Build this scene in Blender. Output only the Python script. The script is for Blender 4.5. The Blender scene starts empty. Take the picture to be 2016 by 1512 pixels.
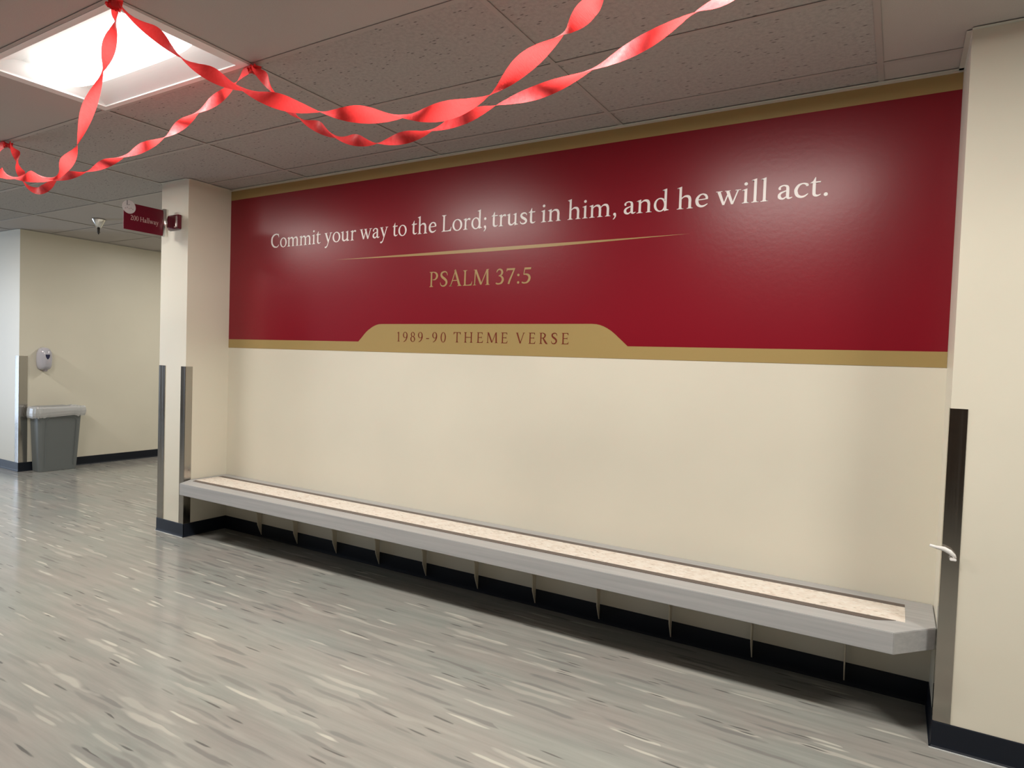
import bpy, bmesh, math, random
from mathutils import Vector, Matrix
random.seed(7)
scene = bpy.context.scene

# ------------------------------------------------------------------ camera
cam_data = bpy.data.cameras.new('camera')
cam_data.sensor_fit = 'HORIZONTAL'; cam_data.sensor_width = 36.0
cam_data.lens = 1276.35 / 2016 * 36.0
cam_data.clip_start = 0.05; cam_data.clip_end = 100
cam = bpy.data.objects.new('camera', cam_data)
scene.collection.objects.link(cam)
cr = Vector((0.85870449, 0.51133865, 0.03404991))
cu = Vector((-0.04663706, 0.0118062, 0.99884213))
cf = Vector((-0.51034458, 0.8592982, -0.03398537))
m = Matrix.Identity(4)
for i in range(3):
    m[i][0] = cr[i]; m[i][1] = cu[i]; m[i][2] = -cf[i]
m[2][3] = 1.45
cam.matrix_world = m
scene.camera = cam

# ------------------------------------------------------------------ world, exposure, daylight
LENS = 3.0          # visible brightness of a lamp lens
LAMP_W = 53.0       # watts thrown down by each lamp
world = bpy.data.worlds.new('world'); scene.world = world; world.use_nodes = True
bg = world.node_tree.nodes['Background']
bg.inputs[0].default_value = (0.62, 0.76, 1.0, 1); bg.inputs[1].default_value = 1.0
scene.view_settings.view_transform = 'Standard'
scene.view_settings.look = 'None'
scene.view_settings.gamma = 1.0
scene.view_settings.use_curve_mapping = False
scene.view_settings.exposure = 0.0
# daylight coming in through the glazed entrance at the far left end of the lobby
ld = bpy.data.lights.new('daylight', 'AREA'); ld.shape = 'RECTANGLE'
ld.size = 3.4; ld.size_y = 2.0; ld.energy = 190; ld.color = (0.66, 0.80, 1.0)
lo = bpy.data.objects.new('daylight', ld); scene.collection.objects.link(lo)
lo.location = (-13.9, 0.2, 1.25); lo.rotation_euler = (0, math.radians(-90), 0)

# ------------------------------------------------------------------ constants (metres)
H_CEIL = 2.7635
W = 3.3816           # alcove back wall
P = 3.0127           # front plane of the piers
XL0, XL1, XR = -5.0693, -4.7195, 0.1818
XH, YH = -8.606, 3.4795
HB = 0.1032
ZG = 1.329
XEND, YFRONT, XRIGHT, YHALL = -14.0, -4.5, 4.2, 9.5

# ------------------------------------------------------------------ materials
def mat(name, col, rough=0.5, metal=0.0, spec=0.5):
    mt = bpy.data.materials.new(name); mt.use_nodes = True
    b = mt.node_tree.nodes['Principled BSDF']
    b.inputs['Base Color'].default_value = (*col, 1)
    b.inputs['Roughness'].default_value = rough
    b.inputs['Metallic'].default_value = metal
    b.inputs['Specular IOR Level'].default_value = spec
    return mt, mt.node_tree, b

def node(nt, kind, **kw):
    n = nt.nodes.new(kind)
    for k, v in kw.items(): setattr(n, k, v)
    return n

def coords(nt, scale=(1, 1, 1), rot=(0, 0, 0), out='Object'):
    tc = node(nt, 'ShaderNodeTexCoord'); mp = node(nt, 'ShaderNodeMapping')
    mp.inputs['Scale'].default_value = scale; mp.inputs['Rotation'].default_value = rot
    nt.links.new(tc.outputs[out], mp.inputs[0]); return mp.outputs[0]

def noise(nt, vec, scale, detail=3, rough=0.5):
    n = node(nt, 'ShaderNodeTexNoise'); n.inputs['Scale'].default_value = scale
    n.inputs['Detail'].default_value = detail; n.inputs['Roughness'].default_value = rough
    nt.links.new(vec, n.inputs['Vector']); return n

def ramp(nt, fac, stops):
    r = node(nt, 'ShaderNodeValToRGB')
    el = r.color_ramp.elements
    while len(el) < len(stops): el.new(0.5)
    for e, (p, c) in zip(el, stops):
        e.position = p; e.color = (*c, 1) if len(c) == 3 else c
    nt.links.new(fac, r.inputs[0]); return r.outputs[0]

def mix(nt, fac, a, b, mode='MIX'):
    n = node(nt, 'ShaderNodeMix', data_type='RGBA', blend_type=mode)
    for sock, v in ((n.inputs[0], fac), (n.inputs[6], a), (n.inputs[7], b)):
        if hasattr(v, 'is_output'): nt.links.new(v, sock)
        elif isinstance(v, (int, float)): sock.default_value = v
        else: sock.default_value = (*v, 1)
    return n.outputs[2]

def bump(nt, bsdf, h, strength, dist=0.002):
    bn = node(nt, 'ShaderNodeBump'); bn.inputs['Strength'].default_value = strength
    bn.inputs['Distance'].default_value = dist
    nt.links.new(h, bn.inputs['Height']); nt.links.new(bn.outputs[0], bsdf.inputs['Normal'])

def painted(name, col, rough=0.5, amt=0.12, spec=0.4):
    mt, nt, b = mat(name, col, rough, spec=spec)
    v = coords(nt)
    n = noise(nt, v, 1.3, 4)
    dark = tuple(c * 0.94 for c in col)
    c = ramp(nt, n.outputs[0], [(0.3, dark), (0.7, col)])
    nt.links.new(c, b.inputs['Base Color'])
    n2 = noise(nt, v, 160, 3); bump(nt, b, n2.outputs[0], amt, 0.001)
    return mt

M = {}
M['wall'] = painted('cream_wall_paint', (0.76, 0.715, 0.60), 0.40, 0.1)
M['wall_blue'] = painted('pale_wall_paint', (0.74, 0.72, 0.66), 0.3, 0.15)
M['brown_wall'] = painted('dark_brown_wall', (0.16, 0.12, 0.095), 0.6)
M['lobby_wall'] = painted('lobby_wall_paint', (0.62, 0.55, 0.45), 0.5)
M['tbar'] = mat('ceiling_bar_white', (0.41, 0.378, 0.355), 0.5)[0]
M['angle'] = mat('wall_angle_white', (0.56, 0.55, 0.49), 0.5)[0]
M['molding'] = mat('plenum_dark', (0.05, 0.05, 0.05), 0.9)[0]

# ceiling tiles
def tile_mat(name, col, pits):
    mt, nt, b = mat(name, col, 0.95, spec=0.15)
    v = coords(nt)
    n = noise(nt, v, 260, 2)
    c = ramp(nt, n.outputs[0], [(0.3, tuple(x * 0.93 for x in col)), (0.7, col)])
    h = n.outputs[0]
    if pits:
        vs = coords(nt, (24, 70, 1), (0, 0, 0.5))
        vo = node(nt, 'ShaderNodeTexVoronoi'); vo.inputs['Scale'].default_value = 1.0
        nt.links.new(vs, vo.inputs['Vector'])
        msk = ramp(nt, vo.outputs['Distance'], [(0.13, (1, 1, 1)), (0.26, (0, 0, 0))])
        sel = ramp(nt, vo.outputs['Color'], [(0.56, (0, 0, 0)), (0.60, (1, 1, 1))])
        both = mix(nt, 1.0, msk, sel, 'MULTIPLY')
        n3 = noise(nt, coords(nt), 55, 4, 0.7)
        soft = ramp(nt, n3.outputs[0], [(0.35, (0.84, 0.84, 0.84)), (0.6, (1, 1, 1))])
        c = mix(nt, 1.0, c, soft, 'MULTIPLY')
        c = mix(nt, both, c, tuple(x * 0.30 for x in col))
        h = n3.outputs[0]
    nt.links.new(c, b.inputs['Base Color'])
    bump(nt, b, h, 0.5 if pits else 0.15, 0.003)
    return mt
M['tile_smooth'] = tile_mat('smooth_ceiling_tile', (0.49, 0.450, 0.425), False)
M['tile_pitted'] = tile_mat('fissured_ceiling_tile', (0.455, 0.425, 0.405), True)

# floor: grey sheet vinyl with long light and dark flecks
mt, nt, b = mat('grey_flecked_vinyl', (0.3, 0.3, 0.28), 0.17, spec=0.5)
v = coords(nt, (1.6, 24, 1)); base_n = noise(nt, v, 1.0, 5, 0.62)
col = ramp(nt, base_n.outputs[0], [(0.25, (0.250, 0.246, 0.232)), (0.5, (0.300, 0.293, 0.274)), (0.75, (0.350, 0.340, 0.316))])
big = noise(nt, coords(nt, (1, 2.2, 1)), 1.5, 3)
tint = ramp(nt, big.outputs[0], [(0.35, (0.95, 1.0, 0.985)), (0.65, (1.03, 0.99, 0.975))])
col = mix(nt, 1.0, col, tint, 'MULTIPLY')
def flecks(col, sc, seed, lo, hi, shade, size):
    v = coords(nt, sc)
    warp = noise(nt, coords(nt, (2.5, 6, 1)), 2.0, 2)
    add = node(nt, 'ShaderNodeVectorMath', operation='ADD')
    ws = node(nt, 'ShaderNodeVectorMath', operation='SCALE'); ws.inputs[3].default_value = 0.9
    nt.links.new(warp.outputs['Color'], ws.inputs[0])
    nt.links.new(v, add.inputs[0]); nt.links.new(ws.outputs[0], add.inputs[1])
    off = node(nt, 'ShaderNodeVectorMath', operation='ADD'); off.inputs[1].default_value = (seed, seed * 1.7, 0)
    nt.links.new(add.outputs[0], off.inputs[0])
    vo = node(nt, 'ShaderNodeTexVoronoi'); vo.inputs['Scale'].default_value = 1.0
    vo.voronoi_dimensions = '2D'
    nt.links.new(off.outputs[0], vo.inputs['Vector'])
    msk = ramp(nt, vo.outputs['Distance'], [(size * 0.55, (1, 1, 1)), (size, (0, 0, 0))])
    sel = ramp(nt, vo.outputs['Color'], [(lo, (0, 0, 0)), (hi, (1, 1, 1))])
    f = mix(nt, 1.0, msk, sel, 'MULTIPLY')
    return mix(nt, f, col, shade)
col = flecks(col, (2.2, 26, 1), 3.1, 0.66, 0.80, (0.215, 0.210, 0.200), 0.38)
col = flecks(col, (1.7, 20, 1), 11.7, 0.62, 0.86, (0.42, 0.405, 0.365), 0.38)
col = flecks(col, (3.2, 36, 1), 23.9, 0.78, 0.84, (0.50, 0.485, 0.43), 0.34)
col = flecks(col, (4.6, 48, 1), 37.3, 0.80, 0.85, (0.13, 0.128, 0.122), 0.27)
nt.links.new(col, b.inputs['Base Color'])
rn = noise(nt, coords(nt), 3.0, 3)
rr = ramp(nt, rn.outputs[0], [(0.3, (0.13,) * 3), (0.7, (0.2,) * 3)])
nt.links.new(rr, b.inputs['Roughness'])
wn = noise(nt, coords(nt), 9.0, 2); bump(nt, b, wn.outputs[0], 0.05, 0.004)
M['floor'] = mt

M['cove'] = painted('navy_rubber_base', (0.008, 0.011, 0.019), 0.45, 0.05, 0.3)
M['sealant'] = mat('white_sealant', (0.6, 0.62, 0.62), 0.5)[0]

# steel
mt, nt, b = mat('stainless_steel', (0.44, 0.415, 0.38), 0.12, 1.0)
n = noise(nt, coords(nt, (90, 90, 1.2)), 1.0, 3)
nt.links.new(ramp(nt, n.outputs[0], [(0.3, (0.09,) * 3), (0.7, (0.2,) * 3)]), b.inputs['Roughness'])
M['steel'] = mt
M['chrome'] = mat('chrome', (0.88, 0.86, 0.83), 0.18, 1.0)[0]

# mural print
def print_mat(name, col, rough=0.31):
    mt, nt, b = mat(name, col, rough, spec=0.40)
    v = coords(nt)
    n = noise(nt, v, 45, 3); n2 = noise(nt, v, 2.2, 2)
    ad = node(nt, 'ShaderNodeMath', operation='ADD')
    nt.links.new(n.outputs[0], ad.inputs[0])
    ml = node(nt, 'ShaderNodeMath', operation='MULTIPLY'); ml.inputs[1].default_value = 1.5
    nt.links.new(n2.outputs[0], ml.inputs[0]); nt.links.new(ml.outputs[0], ad.inputs[1])
    bump(nt, b, ad.outputs[0], 0.16, 0.002)
    return mt
M['red'] = print_mat('crimson_wall_vinyl', (0.225, 0.004, 0.014))
M['gold'] = print_mat('gold_wall_vinyl', (0.38, 0.27, 0.105), 0.36)
M['gold_ink'] = print_mat('gold_lettering', (0.44, 0.30, 0.13))
M['white_ink'] = print_mat('white_lettering', (0.92, 0.86, 0.84))
M['red_ink'] = print_mat('brown_red_lettering', (0.17, 0.025, 0.012), 0.36)

# bench
mt, nt, b = mat('grey_laminate', (0.5, 0.5, 0.5), 0.38)
n = noise(nt, coords(nt, (1.4, 40, 60)), 1.0, 5, 0.6)
c = ramp(nt, n.outputs[0], [(0.3, (0.36, 0.36, 0.365)), (0.7, (0.45, 0.445, 0.445))])
nt.links.new(c, b.inputs['Base Color']); M['laminate'] = mt
mt, nt, b = mat('speckled_terrazzo', (0.8, 0.72, 0.62), 0.3)
v = coords(nt, (24, 60, 60))
vo = node(nt, 'ShaderNodeTexVoronoi'); vo.inputs['Scale'].default_value = 1.6; nt.links.new(v, vo.inputs['Vector'])
sel = ramp(nt, vo.outputs['Color'], [(0.66, (0, 0, 0)), (0.74, (1, 1, 1))])
msk = ramp(nt, vo.outputs['Distance'], [(0.22, (1, 1, 1)), (0.42, (0, 0, 0))])
f = mix(nt, 1.0, sel, msk, 'MULTIPLY')
n = noise(nt, coords(nt), 28, 4, 0.6)
c = ramp(nt, n.outputs[0], [(0.3, (0.70, 0.60, 0.52)), (0.5, (0.80, 0.72, 0.64)), (0.72, (0.84, 0.78, 0.71))])
c = mix(nt, f, c, (0.42, 0.34, 0.27))
vo2 = node(nt, 'ShaderNodeTexVoronoi'); vo2.inputs['Scale'].default_value = 2.3; nt.links.new(v, vo2.inputs['Vector'])
sel2 = ramp(nt, vo2.outputs['Color'], [(0.72, (0, 0, 0)), (0.8, (1, 1, 1))])
c = mix(nt, sel2, c, (0.86, 0.82, 0.76))
nt.links.new(c, b.inputs['Base Color']); M['terrazzo'] = mt
M['inlay'] = painted('dark_brown_inlay', (0.115, 0.088, 0.078), 0.4, 0.05)
M['bracket'] = painted('cream_bracket_paint', (0.72, 0.65, 0.51), 0.45, 0.05)

# lamp
M['lamp_frame'] = mat('lamp_white_enamel', (0.80, 0.80, 0.79), 0.45)[0]
mt = bpy.data.materials.new('lit_lamp_lens'); mt.use_nodes = True; nt = mt.node_tree
nt.nodes.clear(); em = node(nt, 'ShaderNodeEmission'); o = node(nt, 'ShaderNodeOutputMaterial')
em.inputs[0].default_value = (1.0, 0.97, 0.92, 1); em.inputs[1].default_value = LENS
nt.links.new(em.outputs[0], o.inputs[0]); M['lens'] = mt

# crepe paper
mt = bpy.data.materials.new('red_crepe_paper'); mt.use_nodes = True; nt = mt.node_tree
nt.nodes.clear(); o = node(nt, 'ShaderNodeOutputMaterial')
d = node(nt, 'ShaderNodeBsdfDiffuse'); t = node(nt, 'ShaderNodeBsdfTranslucent')
g = node(nt, 'ShaderNodeBsdfGlossy'); g.inputs['Roughness'].default_value = 0.45
cn = noise(nt, coords(nt), 70, 3)
cc = ramp(nt, cn.outputs[0], [(0.3, (0.84, 0.058, 0.066)), (0.7, (0.95, 0.105, 0.11))])
nt.links.new(cc, d.inputs[0]); t.inputs[0].default_value = (0.95, 0.055, 0.055, 1)
s1 = node(nt, 'ShaderNodeMixShader'); s1.inputs[0].default_value = 0.50
s2 = node(nt, 'ShaderNodeMixShader'); s2.inputs[0].default_value = 0.018
nt.links.new(d.outputs[0], s1.inputs[1]); nt.links.new(t.outputs[0], s1.inputs[2])
nt.links.new(s1.outputs[0], s2.inputs[1]); nt.links.new(g.outputs[0], s2.inputs[2])
nt.links.new(s2.outputs[0], o.inputs[0])
uvn = node(nt, 'ShaderNodeUVMap'); mp = node(nt, 'ShaderNodeMapping'); mp.inputs['Scale'].default_value = (520, 3, 1)
nt.links.new(uvn.outputs[0], mp.inputs[0])
wr = node(nt, 'ShaderNodeTexNoise'); wr.inputs['Scale'].default_value = 1.0; nt.links.new(mp.outputs[0], wr.inputs['Vector'])
bn = node(nt, 'ShaderNodeBump'); bn.inputs['Strength'].default_value = 0.5; bn.inputs['Distance'].default_value = 0.002
nt.links.new(wr.outputs[0], bn.inputs['Height'])
for s in (d, t, g): nt.links.new(bn.outputs[0], s.inputs['Normal'])
M['crepe'] = mt

# small things
M['bin'] = painted('grey_bin_plastic', (0.165, 0.180, 0.182), 0.5, 0.08)
M['bin_print'] = mat('blue_bin_print', (0.03, 0.04, 0.12), 0.5)[0]
mt, nt, b = mat('clear_bin_liner', (0.62, 0.62, 0.62), 0.25)
b.inputs['Alpha'].default_value = 0.72
M['liner'] = mt
M['dispenser'] = mat('white_glossy_plastic', (0.50, 0.485, 0.54), 0.15)[0]
M['dispenser_back'] = mat('grey_dispenser_back', (0.30, 0.27, 0.29), 0.4)[0]
M['navy'] = mat('navy_window_plastic', (0.012, 0.012, 0.06), 0.2)[0]
M['sign_red'] = mat('maroon_sign_panel', (0.125, 0.004, 0.016), 0.3)[0]
M['sign_ink'] = mat('sign_cream_letters', (0.60, 0.45, 0.42), 0.5)[0]
M['sticker'] = mat('grey_white_sticker', (0.60, 0.57, 0.58), 0.35)[0]
M['sticker_ink'] = mat('sticker_ink', (0.03, 0.02, 0.04), 0.5)[0]
M['sticker_grey'] = mat('sticker_grey_print', (0.40, 0.37, 0.38), 0.5)[0]
M['white_plastic'] = mat('white_tie_plastic', (0.82, 0.80, 0.78), 0.25)[0]
M['brass_dark'] = mat('sprinkler_dark_metal', (0.05, 0.045, 0.04), 0.3, 0.7)[0]
M['glass'] = None
mt = bpy.data.materials.new('window_glass'); mt.use_nodes = True; nt = mt.node_tree
nt.nodes.clear(); o = node(nt, 'ShaderNodeOutputMaterial')
tr = node(nt, 'ShaderNodeBsdfTransparent'); gl = node(nt, 'ShaderNodeBsdfGlossy'); gl.inputs['Roughness'].default_value = 0.02
mx = node(nt, 'ShaderNodeMixShader'); mx.inputs[0].default_value = 0.06
nt.links.new(tr.outputs[0], mx.inputs[1]); nt.links.new(gl.outputs[0], mx.inputs[2]); nt.links.new(mx.outputs[0], o.inputs[0])
M['glass'] = mt

# ------------------------------------------------------------------ mesh helpers
def link(name, me, material=None, parent=None):
    o = bpy.data.objects.new(name, me); scene.collection.objects.link(o)
    if material: me.materials.append(material)
    if parent: o.parent = parent
    return o

def build(name, bm, material, parent=None, smooth=False, normals=True):
    if normals: bmesh.ops.recalc_face_normals(bm, faces=bm.faces[:])
    me = bpy.data.meshes.new(name); bm.to_mesh(me); bm.free()
    if smooth:
        for p in me.polygons: p.use_smooth = True
    return link(name, me, material, parent)

def box(bm, x0, x1, y0, y1, z0, z1):
    vs = [bm.verts.new((x, y, z)) for z in (z0, z1) for x, y in ((x0, y0), (x1, y0), (x1, y1), (x0, y1))]
    for f in ((0, 3, 2, 1), (4, 5, 6, 7), (0, 1, 5, 4), (1, 2, 6, 5), (2, 3, 7, 6), (3, 0, 4, 7)):
        bm.faces.new([vs[i] for i in f])
    return vs

def boxes(name, bl, material, parent=None, bevel=0.0):
    bm = bmesh.new()
    for b_ in bl: box(bm, *b_)
    if bevel:
        bmesh.ops.bevel(bm, geom=bm.edges[:], offset=bevel, segments=2, affect='EDGES')
    return build(name, bm, material, parent)

def prism(bm, pts, a, b, axis='z'):
    """polygon pts extruded from a to b along an axis; pts are the two other coordinates in order"""
    def V3(p, h):
        return {'z': (p[0], p[1], h), 'y': (p[0], h, p[1]), 'x': (h, p[0], p[1])}[axis]
    lo_ = [bm.verts.new(V3(p, a)) for p in pts]; hi_ = [bm.verts.new(V3(p, b)) for p in pts]
    n_ = len(pts)
    bm.faces.new(lo_); bm.faces.new(hi_)
    for i in range(n_): bm.faces.new((lo_[i], lo_[(i + 1) % n_], hi_[(i + 1) % n_], hi_[i]))

def lathe(bm, prof, c, seg=24, axis='z'):
    rings = []
    for r_, h in prof:
        ring = []
        for i in range(seg):
            a = 2 * math.pi * i / seg
            if axis == 'z': p = (c[0] + r_ * math.cos(a), c[1] + r_ * math.sin(a), c[2] + h)
            else: p = (c[0] + h, c[1] + r_ * math.cos(a), c[2] + r_ * math.sin(a))
            ring.append(bm.verts.new(p))
        rings.append(ring)
    for a_, b_ in zip(rings, rings[1:]):
        for i in range(seg): bm.faces.new((a_[i], a_[(i + 1) % seg], b_[(i + 1) % seg], b_[i]))
    bm.faces.new(rings[0]); bm.faces.new(rings[-1])

def structure(o, label=None):
    o['kind'] = 'structure'
    if label: o['label'] = label
    return o

def tag(o, label, cat, group=None):
    o['label'] = label; o['category'] = cat
    if group: o['group'] = group
    return o

def empty(name, loc=(0, 0, 0)):
    o = bpy.data.objects.new(name, None); scene.collection.objects.link(o); o.location = loc
    o.empty_display_size = 0.1
    return o

def put(o, root):
    """parent o, built in world coordinates, under an empty standing elsewhere"""
    o.parent = root; o.matrix_parent_inverse = Matrix.Translation(-Vector(root.location)); return o

# ------------------------------------------------------------------ room shell
structure(boxes('floor', [(XEND, XRIGHT, YFRONT, YHALL, -0.1, 0)], M['floor']), 'grey sheet vinyl floor with long flecks')
TOP = 3.1
structure(boxes('wall_back', [(XL1, XR, W, W + 0.15, 0, TOP)], M['wall']), 'cream back wall of the bench alcove')
structure(boxes('wall_alcove_left', [(XL0, XL1, P, YHALL, 0, TOP)], M['wall']), 'narrow cream pier between hallway and alcove')
structure(boxes('wall_right', [(XR, XRIGHT, P, P + 0.55, 0, TOP)], M['wall']), 'cream wall right of the alcove')
structure(boxes('wall_hallway_left', [(XH - 0.12, XH, YH + 0.12, YHALL, 0, TOP)], M['wall']), 'cream left wall of the hallway')
structure(boxes('wall_left', [(XEND, XH, YH, YH + 0.12, 0, TOP)], M['wall']), 'pale wall lit by daylight left of the hallway')
structure(boxes('wall_hallway_end', [(XH, XL0, YHALL, YHALL + 0.1, 0, TOP)], M['wall']))
structure(boxes('wall_front', [(XEND, XRIGHT, YFRONT - 0.1, YFRONT, 0, TOP)], M['brown_wall']))
structure(boxes('wall_lobby_right', [(XRIGHT, XRIGHT + 0.1, YFRONT, P + 0.5, 0, TOP)], M['lobby_wall']))
# glazed entrance end
g0, g1, gt = -1.6, 2.0, 2.3
structure(boxes('wall_entrance', [(XEND - 0.12, XEND, YFRONT, g0, 0, TOP), (XEND - 0.12, XEND, g1, YH + 0.1, 0, TOP),
                                  (XEND - 0.12, XEND, g0, g1, gt, TOP)], M['lobby_wall']))
win = structure(boxes('window_1', [(XEND - 0.1, XEND - 0.04, g0 + 0.9 * k, g0 + 0.9 * k + 0.05, 0, gt) for k in range(4)] +
                      [(XEND - 0.1, XEND - 0.04, g0, g1, 0, 0.06), (XEND - 0.1, XEND - 0.04, g0, g1, gt - 0.06, gt)], M['brass_dark']))
boxes('window_pane', [(XEND - 0.075, XEND - 0.07, g0, g1, 0.06, gt - 0.06)], M['glass'], win)

# cove base, each run with a small toe
def cove_run(name, p0, p1, nrm, label):
    """p0->p1 along the wall foot, nrm = direction into the room"""
    a = Vector((*p0, 0)); b_ = Vector((*p1, 0)); n_ = Vector((*nrm, 0))
    prof = [(0, 0), (0.011, 0), (0.0105, 0.003), (0.006, 0.009), (0.0045, 0.02), (0.0045, HB - 0.003), (0.003, HB), (0, HB)]
    bm = bmesh.new()
    ra = [bm.verts.new(a + n_ * d_ + Vector((0, 0, z))) for d_, z in prof]
    rb = [bm.verts.new(b_ + n_ * d_ + Vector((0, 0, z))) for d_, z in prof]
    k = len(prof)
    for i in range(k): bm.faces.new((ra[i], ra[(i + 1) % k], rb[(i + 1) % k], rb[i]))
    bm.faces.new(ra); bm.faces.new(rb)
    return structure(build(name, bm, M['cove']), label)
cove_run('baseboard_back', (XL1, W), (XR, W), (0, -1), 'navy cove base along the alcove back wall')
cove_run('baseboard_alcove_left', (XL1, P - 0.0045), (XL1, W), (1, 0), 'navy cove base inside the alcove on the left')
cove_run('baseboard_alcove_right', (XR, P - 0.0045), (XR, W), (-1, 0), 'navy cove base inside the alcove on the right')
cove_run('baseboard_pier', (XL0 - 0.0045, P), (XL1 + 0.0045, P), (0, -1), 'navy cove base across the narrow pier')
cove_run('baseboard_pier_side', (XL0, P), (XL0, YHALL), (-1, 0), 'navy cove base on the hallway side of the pier')
cove_run('baseboard_right', (XR - 0.0045, P), (XRIGHT, P), (0, -1), 'navy cove base right of the alcove')
cove_run('baseboard_hallway_left', (XH, YH - 0.0045), (XH, YHALL), (1, 0), 'navy cove base along the hallway wall')
cove_run('baseboard_left', (XEND, YH), (XH + 0.0045, YH), (0, -1), 'navy cove base below the daylit wall')
# thin line of sealant at the pier's foot
structure(boxes('trim_1', [(XL0 - 0.012, XL1 + 0.010, P - 0.0145, P - 0.0105, 0, 0.0025)], M['sealant']), 'thin pale sealant line at the foot of the pier')
structure(boxes('trim_2', [(XR - 0.010, XRIGHT, P - 0.0145, P - 0.0105, 0, 0.0025)], M['sealant']), 'thin pale sealant line below the right cove base')

# ------------------------------------------------------------------ suspended ceiling: bars, tiles, wall angle
X0, DX, Y0, DY = -0.125, 1.2375, 1.955, 0.61
xs = [X0 + DX * k for k in range(-8, 4)]
ys = [Y0 + DY * j for j in range(-9, 13)]
LOBBY = [(XEND, XRIGHT, YFRONT, P), (XL1, XR, P, W), (XH, XL0, P, YHALL), (XEND, XH, P, YH)]
def clip(r, q):
    a = (max(r[0], q[0]), min(r[1], q[1]), max(r[2], q[2]), min(r[3], q[3]))
    return a if a[1] - a[0] > 0.004 and a[3] - a[2] > 0.004 else None
ceil_bm = bmesh.new()
bw = 0.012
for x in xs:
    for q in LOBBY:
        c = clip((x - bw, x + bw, ys[0], ys[-1]), q)
        if c: box(ceil_bm, *c, H_CEIL, H_CEIL + 0.002); box(ceil_bm, x - 0.001, x + 0.001, c[2], c[3], H_CEIL + 0.002, H_CEIL + 0.03)
for y in ys:
    for q in LOBBY:
        c = clip((xs[0], xs[-1], y - bw, y + bw), q)
        if c: box(ceil_bm, *c, H_CEIL + 0.0003, H_CEIL + 0.0023)
ceiling = structure(build('ceiling', ceil_bm, M['tbar']), 'suspended ceiling on white bars')
structure(boxes('trim_3', [(XEND, XRIGHT, YFRONT, YHALL, TOP - 0.02, TOP)], M['molding']), 'dark void above the suspended ceiling')
# lamps replace some tiles
lamp_cells = set()
for i in (-7, -5, -3, -1, 1):
    lamp_cells.add((i, -1))
lamp_cells.add((-6, 5)); lamp_cells.add((-6, 9))
cell_mesh = {}
def tile(i, j):
    r = (X0 + DX * i + 0.0035, X0 + DX * (i + 1) - 0.0035, Y0 + DY * j + 0.0035, Y0 + DY * (j + 1) - 0.0035)
    parts = [c for c in (clip(r, q) for q in LOBBY) if c]
    if not parts: return
    cx, cy = (r[0] + r[1]) / 2, (r[2] + r[3]) / 2
    pitted = (j >= 0 and i <= -2 or j == -1 and i in (-2,) and False or j >= 0 and i == -2)
    pitted = j >= 0 and i <= -1 and not (i <= -5 and j >= 2)
    m_ = M['tile_pitted'] if pitted else M['tile_smooth']
    full = len(parts) == 1 and abs(parts[0][0] - r[0]) < 1e-6 and abs(parts[0][1] - r[1]) < 1e-6 and abs(parts[0][2] - r[2]) < 1e-6 and abs(parts[0][3] - r[3]) < 1e-6
    key = ('full', pitted)
    if full and key in cell_mesh: me = cell_mesh[key]
    else:
        bm = bmesh.new()
        for p in parts:
            box(bm, p[0] - cx, p[1] - cx, p[2] - cy, p[3] - cy, 0, 0.016)
        me = bpy.data.meshes.new('ceiling_tile'); bm.to_mesh(me); bm.free(); me.materials.append(m_)
        if full: cell_mesh[key] = me
    o = bpy.data.objects.new('ceiling_tile', me); scene.collection.objects.link(o)
    o.location = (cx, cy, H_CEIL + 0.0035 + random.uniform(0, 0.0012)); o.parent = ceiling
for i in range(-8, 3):
    for j in range(-9, 12):
        if (i, j) not in lamp_cells: tile(i, j)
# left remainder beyond the grid and right strip: plain board
structure(boxes('trim_4', [(XEND, xs[0], YFRONT, YH, H_CEIL + 0.001, H_CEIL + 0.02), (xs[-1], XRIGHT, YFRONT, P, H_CEIL + 0.001, H_CEIL + 0.02)], M['tile_smooth']), 'plain ceiling border')
# wall angle
structure(boxes('trim_5', [(XL1, XR, W - 0.02, W, H_CEIL - 0.0015, H_CEIL), (XL1, XR, W - 0.0012, W, H_CEIL - 0.0015, H_CEIL + 0.02),
                           (XL1, XL1 + 0.018, P, W, H_CEIL - 0.0015, H_CEIL), (XR - 0.018, XR, P, W, H_CEIL - 0.0015, H_CEIL),
                           (XR, XRIGHT, P - 0.02, P, H_CEIL - 0.0015, H_CEIL), (XL0, XL1, P - 0.02, P, H_CEIL - 0.0015, H_CEIL),
                           (XH, XH + 0.02, YH, YHALL, H_CEIL - 0.0015, H_CEIL), (XEND, XH, YH - 0.02, YH, H_CEIL - 0.0015, H_CEIL)], M['angle']), 'pale metal angle where the ceiling meets the walls')

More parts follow.
